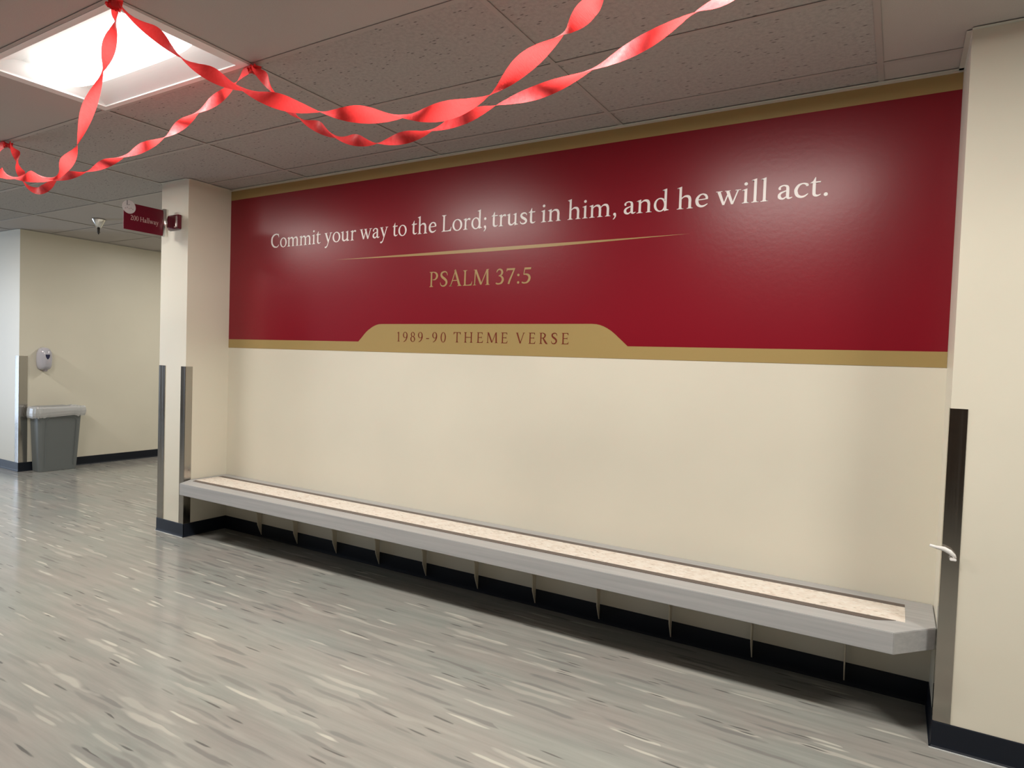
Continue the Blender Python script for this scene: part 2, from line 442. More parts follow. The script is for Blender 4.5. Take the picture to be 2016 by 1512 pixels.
# ------------------------------------------------------------------ ceiling lamps
def superellipse(cx, cy, a, b_, n_, k=48):
    out = []
    for i in range(k):
        t_ = 2 * math.pi * i / k
        ct, st = math.cos(t_), math.sin(t_)
        out.append((cx + a * math.copysign(abs(ct) ** (2 / n_), ct), cy + b_ * math.copysign(abs(st) ** (2 / n_), st)))
    return out
HX, HY = DX / 2 - 0.006, DY / 2 - 0.006
OX, OY = 0.552, 0.270    # opening half sizes
DEP = 0.085
def lamp_meshes():
    bm = bmesh.new()
    # flange ring
    def ringz(hx, hy, z): return [bm.verts.new(p) for p in ((-hx, -hy, z), (hx, -hy, z), (hx, hy, z), (-hx, hy, z))]
    r0 = ringz(HX, HY, 0.006); r1 = ringz(HX, HY, 0.0); r2 = ringz(OX, OY, 0.0); r3 = ringz(OX, OY, 0.006)
    for a, b_ in ((r0, r1), (r1, r2), (r2, r3)):
        for k in range(4): bm.faces.new((a[k], a[(k + 1) % 4], b_[(k + 1) % 4], b_[k]))
    fr = bpy.data.meshes.new('frame'); bm.to_mesh(fr); bm.free(); fr.materials.append(M['lamp_frame'])
    bm = bmesh.new()
    # reflector pan: sloping long sides, upright short ends
    n_ = 10
    prof = []
    for k in range(n_ + 1):
        u_ = k / n_; y_ = -OY + 0.155 * u_; prof.append((y_, 0.006 + (DEP - 0.006) * math.sin(u_ * math.pi / 2)))
    prof = prof + [(-y_, z) for y_, z in reversed(prof)]
    A = [bm.verts.new((-OX, y_, z)) for y_, z in prof]; B = [bm.verts.new((OX, y_, z)) for y_, z in prof]
    for k in range(len(prof) - 1): bm.faces.new((A[k], A[k + 1], B[k + 1], B[k]))
    bm.faces.new(A); bm.faces.new(B)
    rf = bpy.data.meshes.new('reflector'); bm.to_mesh(rf); bm.free(); rf.materials.append(M['lamp_frame'])
    bm = bmesh.new()
    # bowed lens, rounded plan
    rings = []
    for s_, z in ((1.0, DEP - 0.002), (1.0, 0.06), (0.97, 0.042), (0.90, 0.028), (0.75, 0.018), (0.5, 0.013), (0.2, 0.012)):
        rings.append([bm.verts.new((x, y_, z)) for x, y_ in superellipse(0, 0, (OX - 0.004) - (1 - s_) * 0.16, 0.140 * s_, 4.0)])
    for a, b_ in zip(rings, rings[1:]):
        for k in range(len(a)): bm.faces.new((a[k], a[(k + 1) % len(a)], b_[(k + 1) % len(a)], b_[k]))
    bm.faces.new(rings[-1])
    bmesh.ops.recalc_face_normals(bm, faces=bm.faces[:])
    ln = bpy.data.meshes.new('lens'); bm.to_mesh(ln); bm.free(); ln.materials.append(M['lens'])
    for p in ln.polygons: p.use_smooth = True
    return fr, rf, ln
LM = lamp_meshes()
for (i, j) in sorted(lamp_cells):
    c = (X0 + DX * (i + 0.5), Y0 + DY * (j + 0.5))
    root = empty('ceiling_light', (c[0], c[1], H_CEIL - 0.001))
    if (i, j) == (-3, -1):
        tag(root, 'lit white recessed ceiling light with rounded glowing lens beside the red streamers', 'ceiling light')
    else:
        tag(root, 'lit recessed ceiling light ' + {(-7, -1): 'over the lobby beyond the left end of the streamers', (-5, -1): 'over the lobby in front of the hallway opening', (-1, -1): 'in front of the right half of the mural', (1, -1): 'in front of the wall right of the bench', (-6, 5): 'in the middle of the hallway', (-6, 9): 'at the far end of the hallway'}[(i, j)], 'ceiling light', 'ceiling lights further along')
    for nm, me in zip(('frame', 'reflector', 'lens'), LM):
        o = bpy.data.objects.new(nm, me); scene.collection.objects.link(o); o.parent = root
    al = bpy.data.lights.new('lamp_tubes', 'AREA'); al.shape = 'RECTANGLE'; al.size = 0.94; al.size_y = 0.22
    al.energy = LAMP_W * (0.5 if j > 0 else 0.82 if i < -3 else 1.0); al.color = (1.0, 0.965, 0.885)
    lo = bpy.data.objects.new('lamp_tubes', al); scene.collection.objects.link(lo); lo.parent = root; lo.location = (0, 0, 0.010)

# ------------------------------------------------------------------ lettering: hand drawn serif glyphs, units 1/1000 em
def catmull(pts, n_=8):
    if len(pts) == 2:
        return [tuple(pts[0][k] + (pts[1][k] - pts[0][k]) * i / 2 for k in range(3)) for i in range(3)]
    out = []; q = [pts[0]] + list(pts) + [pts[-1]]
    for i in range(1, len(q) - 2):
        p0, p1, p2, p3 = q[i - 1:i + 3]
        for s_ in range(n_):
            t_ = s_ / n_
            out.append(tuple(0.5 * (2 * p1[k] + (p2[k] - p0[k]) * t_ + (2 * p0[k] - 5 * p1[k] + 4 * p2[k] - p3[k]) * t_ * t_ +
                                    (3 * p1[k] - p0[k] - 3 * p2[k] + p3[k]) * t_ ** 3) for k in range(3)))
    out.append(tuple(pts[-1])); return out
def pen(pts):
    c = catmull([(x, y, w * 1.05 + 3 if w else 0) for x, y, w in pts]); L, R = [], []
    for i, (x, y, w) in enumerate(c):
        a = c[max(i - 1, 0)]; b_ = c[min(i + 1, len(c) - 1)]
        dx, dy = b_[0] - a[0], b_[1] - a[1]; l = math.hypot(dx, dy) or 1
        nx, ny = -dy / l * w / 2, dx / l * w / 2
        L.append((x + nx, y + ny)); R.append((x - nx, y - ny))
    return [[L[i], L[i + 1], R[i + 1], R[i]] for i in range(len(c) - 1)]
def disc(cx, cy, r_): return [[(cx + r_ * math.cos(a * math.pi / 8), cy + r_ * math.sin(a * math.pi / 8)) for a in range(16)]]
def oval(cx, cy, rx, ry, ix, iy, tilt=0.12, n_=40):
    out = []
    for i in range(n_):
        q = []
        for a, (u_, w_, tl) in ((i, (rx, ry, 0)), (i + 1, (rx, ry, 0)), (i + 1, (ix, iy, tilt)), (i, (ix, iy, tilt))):
            t_ = 2 * math.pi * a / n_; x, y = u_ * math.cos(t_), w_ * math.sin(t_)
            q.append((cx + x * math.cos(tl) - y * math.sin(tl), cy + x * math.sin(tl) + y * math.cos(tl)))
        out.append(q)
    return out
def foot(x, w=78, y=0, s_=1, l=62, r_=62):
    h = w / 2
    return [[(x - h - l, y), (x - h - l, y + s_ * 15), (x - h - 10, y + s_ * 26), (x - h, y + s_ * 60), (x + h, y + s_ * 60),
             (x + h + 10, y + s_ * 26), (x + h + r_, y + s_ * 15), (x + h + r_, y)]]
def stem(x, y0, y1, w=78): return [[(x - w / 2, y0), (x + w / 2, y0), (x + w / 2, y1), (x - w / 2, y1)]]
def flag(x, y, w=78): return [[(x - w / 2 - 66, y - 50), (x - w / 2 - 64, y - 34), (x + w / 2 - 8, y + 6), (x + w / 2, y + 4), (x + w / 2, y - 90), (x - w / 2, y - 90), (x - w / 2, y - 58)]]
def bar(x0, x1, y0, y1): return [[(x0, y0), (x1, y0), (x1, y1), (x0, y1)]]
def sstem(x, y): return foot(x) + stem(x, 50, y - 60) + flag(x, y)
def arch(x0, x1, foot_l=50):
    return pen([(x0 + 30, 322, 24), (x0 + 85, 375, 34), (x0 + 165, 402, 56), (x1 - 38, 375, 78), (x1 - 2, 290, 79), (x1, 180, 78), (x1, 50, 78)]) + foot(x1, l=foot_l)
def hs(x0, x1, y, up=1): # hairline serif on capitals / v-shapes
    return [[(x0, y), (x1, y), (x1, y - up * 18), (x0, y - up * 18)]]
G = {}
G['i'] = (262, sstem(130, 437) + disc(128, 585, 50))
G['l'] = (255, sstem(128, 712))
G['n'] = (552, sstem(125, 437) + arch(125, 418))
G['h'] = (545, sstem(120, 712) + arch(120, 412))
G['m'] = (828, sstem(125, 437) + arch(125, 410) + arch(410, 695))
G['r'] = (360, sstem(125, 437) + pen([(155, 322, 22), (195, 378, 32), (245, 405, 52), (300, 398, 74), (318, 378, 50)]) + disc(305, 392, 36))
G['u'] = (540, flag(115, 437) + pen([(115, 380, 78), (115, 170, 78), (125, 82, 76), (175, 30, 62), (245, 26, 44), (310, 60, 34), (352, 110, 26)]) +
          stem(388, 20, 390) + flag(388, 437) + [[(349, -10), (427, 8), (500, 14), (500, 28), (427, 60), (349, 80)]])
G['o'] = (512, oval(256, 214, 228, 230, 142, 196, 0.1))
G['e'] = (430, pen([(62, 236, 0), (75, 240, 24), (240, 246, 26), (398, 258, 30)]) +
          pen([(372, 250, 66), (372, 310, 66), (335, 375, 58), (250, 412, 36), (160, 380, 52), (92, 290, 76), (82, 195, 84), (115, 95, 80), (200, 36, 64), (300, 42, 46), (400, 100, 18)]))
G['c'] = (430, pen([(385, 330, 40), (372, 372, 66), (315, 405, 44), (245, 412, 34), (150, 370, 62), (85, 260, 82), (88, 160, 84), (130, 75, 76), (215, 30, 60), (310, 42, 44), (405, 108, 18)]) + disc(372, 358, 34))
G['a'] = (440, disc(82, 320, 34) + pen([(58, 322, 40), (90, 372, 46), (150, 405, 36), (215, 410, 36), (285, 370, 66), (300, 290, 78), (300, 90, 78), (318, 38, 62), (360, 24, 40), (430, 50, 14)]) +
          pen([(295, 262, 22), (215, 236, 32), (120, 195, 54), (78, 140, 72), (82, 75, 80), (130, 30, 58), (195, 26, 42), (285, 90, 22)]))
G['t'] = (320, [[(22, 398), (22, 408), (90, 450), (150, 560), (166, 560), (166, 437), (300, 437), (290, 400), (166, 400), (166, 380), (90, 380), (90, 398)]] +
          pen([(128, 390, 78), (128, 130, 78), (140, 60, 74), (190, 26, 52), (250, 32, 34), (310, 62, 12)]))
G['y'] = (470, pen([(88, 425, 86), (245, 40, 72)]) + pen([(395, 425, 36), (250, 40, 40), (200, -90, 40), (160, -160, 46), (110, -195, 60), (55, -200, 60)]) + disc(66, -198, 32) +
          hs(8, 195, 437) + hs(320, 468, 437))
G['w'] = (722, pen([(85, 425, 84), (232, 10, 62)]) + pen([(232, 5, 38), (375, 400, 34)]) + pen([(335, 425, 84), (482, 10, 62)]) + pen([(482, 5, 38), (635, 425, 34)]) +
          hs(5, 185, 437) + hs(262, 420, 437) + hs(560, 715, 437))
G['s'] = (370, pen([(318, 320, 22), (300, 372, 30), (250, 405, 42), (170, 405, 52), (105, 370, 64), (90, 310, 74), (140, 250, 82), (225, 200, 86), (288, 150, 80), (295, 90, 70), (245, 38, 54), (160, 22, 44), (80, 50, 34), (48, 115, 20)]))
G['d'] = (530, oval(232, 210, 202, 226, 124, 188, 0.1) + stem(402, 20, 660) + flag(402, 712) + [[(363, -10), (441, 8), (510, 14), (510, 28), (441, 60), (363, 90)]])
G[','] = (230, disc(112, 48, 50) + pen([(140, 50, 44), (140, -10, 44), (112, -75, 34), (62, -122, 16)]))
G[';'] = (230, disc(112, 48, 50) + pen([(140, 50, 44), (140, -10, 44), (112, -75, 34), (62, -122, 16)]) + disc(115, 350, 52))
G['.'] = (230, disc(115, 42, 54))
G[':'] = (240, disc(120, 46, 52) + disc(120, 350, 52))
G['-'] = (320, bar(40, 280, 195, 250))
CW = 88
def cfoot(x, w=CW, l=62, r_=62): return foot(x, w, 0, 1, l, r_)
def ctop(x, w=CW, l=62, r_=62): return foot(x, w, 650, -1, l, r_)
G['C'] = (665, pen([(592, 480, 18), (585, 545, 30), (510, 612, 44), (400, 628, 44), (250, 585, 70), (135, 470, 92), (112, 320, 98), (145, 175, 92), (260, 60, 74), (400, 22, 50), (520, 38, 40), (612, 130, 16)]) +
          [[(568, 640), (596, 640), (604, 470), (586, 470)]])
G['L'] = (525, ctop(150) + cfoot(150, r_=20) + stem(150, 40, 610) + [[(150, 0), (480, 0), (512, 168), (492, 168), (462, 90), (420, 48), (330, 34), (150, 34)]])
G['P'] = (565, ctop(150, r_=10) + cfoot(150) + stem(150, 40, 610) + pen([(150, 632, 36), (260, 636, 34), (370, 600, 62), (440, 520, 88), (438, 420, 88), (370, 335, 60), (290, 305, 34), (215, 312, 22)]))
G['S'] = (490, pen([(425, 470, 18), (405, 560, 34), (340, 622, 46), (240, 630, 54), (135, 585, 74), (108, 495, 88), (165, 405, 96), (285, 325, 100), (375, 235, 94), (380, 130, 84), (310, 45, 62), (200, 20, 48), (100, 65, 36), (58, 180, 18)]))
G['A'] = (690, pen([(345, 650, 34), (118, 20, 36)]) + pen([(332, 650, 60), (345, 630, 84), (570, 20, 92)]) + bar(190, 490, 222, 256) + foot(112, 36, 0, 1, 62, 70) + foot(578, 92, 0, 1, 70, 60))
G['M'] = (870, pen([(135, 610, 44), (112, 20, 40)]) + pen([(150, 640, 84), (425, 40, 88)]) + pen([(425, 20, 34), (700, 640, 36)]) + pen([(715, 640, 86), (745, 20, 90)]) +
          foot(112, 40, 0, 1, 66, 66) + foot(745, 90, 0, 1, 66, 62) + hs(55, 175, 650) + hs(680, 800, 650))
G['T'] = (600, bar(30, 570, 614, 650) + [[(30, 650), (22, 500), (42, 500), (72, 590), (110, 616)], [(570, 650), (578, 500), (558, 500), (528, 590), (490, 616)]] + stem(300, 40, 630) + cfoot(300, l=70, r_=70))
G['H'] = (750, stem(150, 40, 610) + stem(600, 40, 610) + cfoot(150) + cfoot(600) + ctop(150) + ctop(600) + bar(150, 600, 318, 356))
G['E'] = (550, stem(150, 40, 610) + cfoot(150, r_=10) + ctop(150, r_=10) + bar(150, 470, 614, 650) + bar(150, 400, 318, 352) + bar(150, 480, 0, 36) +
          [[(470, 650), (478, 520), (460, 520), (440, 590), (410, 616)], [(480, 0), (515, 150), (495, 150), (465, 80), (410, 34)], [(400, 270), (416, 270), (416, 400), (400, 400), (385, 352), (385, 318)]])
G['V'] = (680, pen([(110, 640, 92), (345, 10, 70)]) + pen([(345, 0, 36), (575, 640, 36)]) + hs(20, 215, 650) + hs(500, 665, 650))
G['R'] = (610, ctop(150, r_=10) + cfoot(150) + stem(150, 40, 610) + pen([(150, 632, 36), (260, 636, 34), (365, 600, 60), (425, 520, 86), (410, 430, 84), (340, 360, 56), (240, 336, 30), (190, 336, 24)]) +
          pen([(300, 345, 70), (400, 190, 92), (500, 55, 92), (600, 5, 24)]))
G['0'] = (475, oval(238, 315, 212, 330, 126, 298, 0.0))
G['1'] = (475, cfoot(248, 78, 75, 75) + stem(248, 40, 600, 78) + [[(120, 560), (118, 575), (255, 652), (287, 652), (287, 560), (209, 560), (209, 588)]])
G['2'] = (475, pen([(60, 500, 30), (100, 580, 44), (190, 625, 50), (290, 590, 74), (335, 500, 88), (300, 390, 82), (200, 240, 54), (85, 75, 40), (60, 30, 40)]) + [[(40, 0), (400, 0), (440, 130), (420, 130), (370, 70), (60, 62)]])
G['3'] = (475, pen([(75, 500, 26), (120, 585, 46), (215, 622, 54), (305, 570, 74), (330, 480, 84), (285, 390, 66), (190, 345, 36)]) +
          pen([(170, 350, 28), (260, 335, 46), (345, 270, 78), (365, 170, 90), (310, 65, 78), (210, 22, 52), (110, 25, 56), (50, 55, 50)]))
G['5'] = (475, [[(150, 560), (150, 640), (440, 640), (425, 560)]] + pen([(165, 640, 34), (120, 365, 30)]) +
          pen([(115, 360, 30), (200, 370, 46), (310, 340, 74), (375, 250, 92), (360, 140, 92), (280, 45, 66), (180, 18, 50), (90, 28, 54), (45, 60, 40)]))
G['7'] = (475, [[(50, 520), (70, 520), (100, 566), (360, 566), (440, 640), (62, 640)]] + pen([(420, 635, 46), (320, 400, 58), (215, 160, 70), (160, 0, 70)]))
G['8'] = (475, oval(238, 485, 165, 160, 92, 132, 0.2) + oval(238, 178, 200, 190, 112, 156, 0.25))
G['9'] = (475, oval(230, 440, 195, 205, 112, 176, 0.1) + pen([(385, 430, 84), (380, 300, 86), (320, 150, 66), (210, 40, 44), (100, -10, 28)]))

def word_polys(word, space=0):
    polys, x = [], 0
    for ch in word:
        adv, ps = G[ch]
        polys += [[(px + x, py) for px, py in p] for p in ps]; x += adv + space
    return polys

def lettering(name, runs, material, parent, place):
    """runs: (text, ink_left, ink_right or None, baseline, scale, spacing); place maps (u, v, lift) to a world point.
    One part per line of writing, one sub-part per letter."""
    line = empty(name); line.parent = parent
    if parent: line.matrix_parent_inverse = Matrix.Translation(-Vector(parent.location))
    for text, x0_, x1_, z_, sc, sp in runs:
        allp = [p for q in word_polys(text, sp) for p in q]
        lo_ = min(p[0] for p in allp); hi_ = max(p[0] for p in allp)
        sx = sc if x1_ is None else (x1_ - x0_) / (hi_ - lo_)
        pos = 0
        for ch in text:
            adv, ps = G[ch]; bm = bmesh.new()
            for lay, poly in enumerate(ps):
                pts = [(x0_ + (px + pos - lo_) * sx, z_ + py * sc) for px, py in poly]
                cl = [pts[0]]
                for p in pts[1:]:
                    if abs(p[0] - cl[-1][0]) + abs(p[1] - cl[-1][1]) > 1e-7: cl.append(p)
                if len(cl) > 2 and abs(cl[0][0] - cl[-1][0]) + abs(cl[0][1] - cl[-1][1]) < 1e-7: cl.pop()
                if len(cl) < 3: continue
                ar = sum(cl[k][0] * cl[(k + 1) % len(cl)][1] - cl[(k + 1) % len(cl)][0] * cl[k][1] for k in range(len(cl)))
                if abs(ar) < 1e-12: continue
                if ar < 0: cl.reverse()
                # overlapping strokes of a letter get a hair of depth each
                bm.faces.new([bm.verts.new(place(*p, (lay % 9) * 2.5e-5)) for p in cl])
            bmesh.ops.triangulate(bm, faces=[f for f in bm.faces if len(f.verts) > 4])
            build('letter', bm, material, line, normals=False)
            pos += adv + sp
    return line

# ------------------------------------------------------------------ wall mural
ZB0, ZB1, ZT0, ZT1 = 1.4885, 1.5570, 2.6800, 2.7520
XM0, XM1 = XL1 + 0.001, XR - 0.001
mural = empty('wall_mural', ((XM0 + XM1) / 2, W, ZB0))
tag(mural, 'crimson wall mural with gold borders and white Bible verse above the bench', 'mural')
put(boxes('red_field', [(XM0, XM1, W - 0.0015, W - 0.0002, ZB0, ZT1)], M['red']), mural)
o = put(boxes('top_border', [(XM0, XM1, W - 0.0022, W - 0.0015, ZT0, ZT1)], M['gold']), mural); o['label'] = 'gold strip along the top'
tab = [(XM0, ZB0), (XM1, ZB0), (XM1, ZB1 + 0.001), (-1.279, ZB1), (-1.305, 1.580), (-1.331, 1.602), (-1.357, 1.6245), (-1.380, 1.642), (-1.402, 1.655), (-1.425, 1.666), (-1.447, 1.6735),
       (-1.467, 1.678), (-1.495, 1.6800), (-3.066, 1.6800), (-3.090, 1.679), (-3.112, 1.6745), (-3.132, 1.668), (-3.152, 1.659), (-3.170, 1.649), (-3.188, 1.638), (-3.205, 1.626), (-3.220, 1.613), (-3.252, 1.582), (-3.280, ZB1), (XM0, ZB1)]
bm = bmesh.new(); prism(bm, tab, W - 0.0022, W - 0.0015, 'y')
o = put(build('bottom_border', bm, M['gold']), mural); o['label'] = 'gold strip with raised tab in the middle'
bm = bmesh.new()
rule = [(-3.530, 2.1425), (-2.25, 2.1290), (-0.955, 2.1480), (-2.25, 2.1500)]
rule = [(-3.53, 2.1440), (-3.1, 2.1330), (-2.6, 2.1265), (-2.1, 2.1275), (-1.5, 2.1400), (-0.965, 2.1490), (-1.5, 2.1530), (-2.1, 2.1500), (-2.6, 2.1440), (-3.1, 2.1420)]
rule = [(-3.53, 2.1430), (-3.1, 2.1355), (-2.65, 2.1290), (-2.2, 2.1270), (-1.75, 2.1310), (-1.35, 2.1395), (-0.965, 2.1480), (-1.35, 2.1480), (-1.75, 2.1490), (-2.2, 2.1495), (-2.65, 2.1465), (-3.1, 2.1440)]
prism(bm, rule, W - 0.0021, W - 0.0015, 'y')
o = put(build('tapered_rule', bm, M['gold_ink']), mural); o['label'] = 'thin gold line pointed at both ends'
def on_wall(u_, v_, d_): return (u_, W - 0.0026 - d_, v_)
def bl(x): return 2.2690 + (x + 4.2) / 3.9 * 0.012
S = 0.0001625
verse = [('Commit', -4.222, -3.679), ('your', -3.640, -3.327), ('way', -3.291, -3.030), ('to', -2.990, -2.867), ('the', -2.825, -2.619), ('Lord;', -2.575, -2.231),
         ('trust', -2.194, -1.884), ('in', -1.847, -1.716), ('him,', -1.674, -1.376), ('and', -1.332, -1.081), ('he', -1.038, -0.877), ('will', -0.837, -0.586), ('act.', -0.542, -0.321)]
o = lettering('verse_lettering', [(w_, a, b_, bl(a), S, 0) for w_, a, b_ in verse], M['white_ink'], mural, on_wall)
o['label'] = 'white serif line reading Commit your way to the Lord; trust in him, and he will act.'
o = lettering('psalm_lettering', [('PSALM', -2.662, -2.191, 1.9215, 0.0001500, 0), ('37:5', -2.149, -1.901, 1.9225, 0.0001470, 0)], M['gold_ink'], mural, on_wall)
o['label'] = 'gold capitals reading PSALM 37:5'
s9 = 0.0001
per = [('1', -2.924), ('9', -2.873), ('8', -2.808), ('9', -2.744), ('-', -2.675), ('9', -2.625), ('0', -2.557), ('T', -2.454), ('H', -2.372), ('E', -2.275), ('M', -2.202), ('E', -2.096),
       ('V', -1.992), ('E', -1.903), ('R', -1.830), ('S', -1.751), ('E', -1.684)]
o = lettering('theme_lettering', [(ch, x, None, 1.5625, s9, 0) for ch, x in per], M['red_ink'], mural, lambda u_, v_, d_: (u_, W - 0.0030 - d_, v_))
o['label'] = 'dark red spaced capitals reading 1989-90 THEME VERSE'

# ------------------------------------------------------------------ bench
BZ1, BZ0, BY = 0.4475, 0.3600, 2.9150
bench = empty('wall_bench', ((XL1 + XR) / 2, W, 0))
tag(bench, 'long grey wall bench with speckled top on cream brackets in the alcove', 'bench')
XA, XB = XL1 + 0.003, XR - 0.003
outline = [(XA, W - 0.001), (XA, 3.075), (-4.622, BY), (0.035, BY), (XB, 3.075), (XB, W - 0.001)]
bm = bmesh.new(); prism(bm, outline, BZ0, BZ1, 'z')
bmesh.ops.recalc_face_normals(bm, faces=bm.faces[:])
bmesh.ops.bevel(bm, geom=bm.edges[:], offset=0.0025, segments=2, affect='EDGES')
seat = put(build('seat_slab', bm, M['laminate']), bench)
XI0, XI1 = -4.655, 0.073
bm = bmesh.new(); box(bm, XI0, XI1, 3.066, 3.262, BZ1 - 0.004, BZ1 + 0.0012)
o = put(build('terrazzo_panel', bm, M['terrazzo']), bench); o['label'] = 'pale speckled stone strip'
bm = bmesh.new(); prism(bm, [(XI0 + 0.03, 3.024), (-0.035, 3.024), (0.040, 3.066), (XI0 + 0.005, 3.066)], BZ1 - 0.004, BZ1 + 0.0016, 'z')
o = put(build('inlay_strip', bm, M['inlay']), bench); o['label'] = 'dark brown front inlay strip'
bm = bmesh.new(); box(bm, XI0, XI1, 3.262, 3.302, BZ1 - 0.004, BZ1 + 0.0016)
o = put(build('inlay_strip', bm, M['inlay']), bench); o['label'] = 'dark brown back inlay strip'
bm = bmesh.new()
prof = [(W - 0.0047, 0.018), (W - 0.0047, BZ0), (W - 0.34, BZ0), (W - 0.33, 0.335), (W - 0.16, 0.285), (W - 0.075, 0.235), (W - 0.050, 0.190), (W - 0.043, 0.105), (W - 0.022, 0.055)]
prism(bm, prof, -0.0028, 0.0028, 'x')
bmesh.ops.recalc_face_normals(bm, faces=bm.faces[:])
bme = bpy.data.meshes.new('bracket'); bm.to_mesh(bme); bm.free(); bme.materials.append(M['bracket'])
for k in range(11):
    o = bpy.data.objects.new('bracket', bme); scene.collection.objects.link(o)
    o.location = (-0.150 - 0.4112 * k, 0, 0)
    put(o, bench)

# ------------------------------------------------------------------ corner guards
def guard(name, cx, cy, sx, sy, wx, wy, label):
    """L-shaped steel angle on the outside corner (cx,cy); legs run sx along x and sy along y"""
    t_ = 0.003
    a = [(cx - sx * t_, cy - sy * t_), (cx + sx * wx, cy - sy * t_), (cx + sx * wx, cy - sy * 0.0004), (cx - sx * 0.0004, cy - sy * 0.0004), (cx - sx * 0.0004, cy + sy * wy), (cx - sx * t_, cy + sy * wy)]
    bm = bmesh.new(); prism(bm, a, HB + 0.0015, ZG, 'z')
    bmesh.ops.recalc_face_normals(bm, faces=bm.faces[:])
    ed = [e for e in bm.edges if all(abs(v_.co.x - a[0][0]) < 1e-6 and abs(v_.co.y - a[0][1]) < 1e-6 for v_ in e.verts)]
    bmesh.ops.bevel(bm, geom=ed, offset=0.0024, segments=4, affect='EDGES')
    return tag(build(name, bm, M['steel']), label, 'corner guard')
guard('corner_guard', XL0, P, 1, 1, 0.085, 0.085, 'steel corner guard on the hallway-side edge of the narrow pier')
guard('corner_guard', XL1, P, -1, 1, 0.058, 0.055, 'steel corner guard on the bench-side edge of the narrow pier, partly behind the bench')
guard('corner_guard', XR, P, 1, 1, 0.055, 0.055, 'dark-looking steel corner guard right of the bench with a white tie on it')
guard('corner_guard', XH, YH, -1, 1, 0.085, 0.085, 'steel corner guard behind the grey bin at the hallway corner')

# white plastic tie stuck on the right guard
bm = bmesh.new()
path = [((0.137, 2.989, 0.795), 0.010), ((0.158, 2.990, 0.790), 0.012), ((0.185, 2.992, 0.787), 0.018), ((0.203, 2.990, 0.779), 0.018), ((0.217, 2.990, 0.767), 0.013), ((0.2215, 2.994, 0.757), 0.010)]
rows = []
for i, (p, w_) in enumerate(path):
    a = Vector(path[max(i - 1, 0)][0]); b_ = Vector(path[min(i + 1, len(path) - 1)][0]); d_ = (b_ - a).normalized()
    n_ = Vector((0, -1, 0)); s_ = d_.cross(n_).normalized(); p = Vector(p)
    rows.append([bm.verts.new(p + s_ * w_ / 2 + n_ * 0.003), bm.verts.new(p + n_ * 0.007), bm.verts.new(p - s_ * w_ / 2 + n_ * 0.003), bm.verts.new(p - s_ * w_ / 2 - n_ * 0.001), bm.verts.new(p + s_ * w_ / 2 - n_ * 0.001)])
for a, b_ in zip(rows, rows[1:]):
    for k in range(5): bm.faces.new((a[k], a[(k + 1) % 5], b_[(k + 1) % 5], b_[k]))
bm.faces.new(rows[0]); bm.faces.new(rows[-1])
tie = empty('plastic_tie', (0.19, 2.99, 0.76)); tag(tie, 'small bent white plastic tie stuck across the right steel guard', 'tie')
put(build('tie_strap', bm, M['white_plastic'], smooth=True), tie)
put(boxes('tie_head', [(0.204, 0.2255, 2.984, 3.0085, 0.746, 0.7555)], M['white_plastic'], bevel=0.002), tie)

# ------------------------------------------------------------------ hanging sign
sign = empty('hallway_sign', (-4.88, P, 2.33)); tag(sign, 'maroon hallway sign with chrome edge projecting from the pier', 'sign')
SX = -4.907
put(boxes('sign_panel', [(SX - 0.006, SX, 2.632, 2.924, 2.327, 2.523)], M['sign_red']), sign)
bm = bmesh.new(); lathe(bm, [(0.012, 0), (0.022, 0.004), (0.022, 0.208), (0.012, 0.212)], (SX - 0.003, 2.945, 2.323), 24)
put(build('chrome_tube', bm, M['chrome'], smooth=True), sign)
put(boxes('mounting_box', [(SX - 0.060, SX + 0.104, P - 0.030, P - 0.0005, 2.388, 2.496)], M['sign_red'], bevel=0.003), sign)
o = put(boxes('bracket_trim', [(SX + 0.076, SX + 0.089, P - 0.033, P - 0.029, 2.402, 2.484), (SX + 0.055, SX + 0.089, P - 0.033, P - 0.029, 2.398, 2.405)], M['chrome']), sign)
put(boxes('support_arm', [(SX - 0.012, SX + 0.006, 2.945, P - 0.028, 2.40, 2.484)], M['sign_red']), sign)
place_sign = lambda u_, v_, d_: (SX + 0.0008 + d_, u_, v_)
lettering('sign_lettering', [('200', 2.682, 2.739, 2.402, 0.000054, 0), ('Hallway', 2.751, 2.892, 2.401, 0.000054, 0)], M['sign_ink'], sign, place_sign)
bm = bmesh.new(); lathe(bm, [(0.0485, 0), (0.0485, 0.0012)], (SX + 0.0002, 2.669, 2.492), 40, 'x')
st = put(build('round_sticker', bm, M['sticker']), sign); st['label'] = 'round pale sticker on the upper left corner'
lettering('sticker_letter', [('L', 2.650, None, 2.505, 0.000048, 0)], M['sticker_ink'], sign, lambda u_, v_, d_: (SX + 0.0020 + d_, u_, v_))
put(boxes('sticker_print', [(SX + 0.0014, SX + 0.0019, 2.640 + 0.013 * k, 2.648 + 0.013 * k, 2.475 + 0.006 * (k % 2), 2.483 + 0.006 * (k % 2)) for k in range(5)], M['sticker_grey']), sign)

# ------------------------------------------------------------------ sprinkler head
spr = empty('sprinkler_head', (-7.10, 3.56, H_CEIL)); tag(spr, 'chrome fire sprinkler hanging from the ceiling beside the hallway sign', 'sprinkler')
c = (-7.10, 3.56, H_CEIL)
bm = bmesh.new(); lathe(bm, [(0.062, -0.0005), (0.060, -0.006), (0.022, -0.085), (0.018, -0.085), (0.016, -0.02)], c, 28)
put(build('escutcheon_cone', bm, M['chrome'], smooth=True), spr)
bm = bmesh.new(); lathe(bm, [(0.012, -0.07), (0.013, -0.10), (0.011, -0.13), (0.005, -0.152)], c, 14)
put(build('nozzle', bm, M['brass_dark'], smooth=True), spr)
bm = bmesh.new(); lathe(bm, [(0.018, -0.130), (0.018, -0.133)], c, 14)
put(build('deflector', bm, M['brass_dark']), spr)

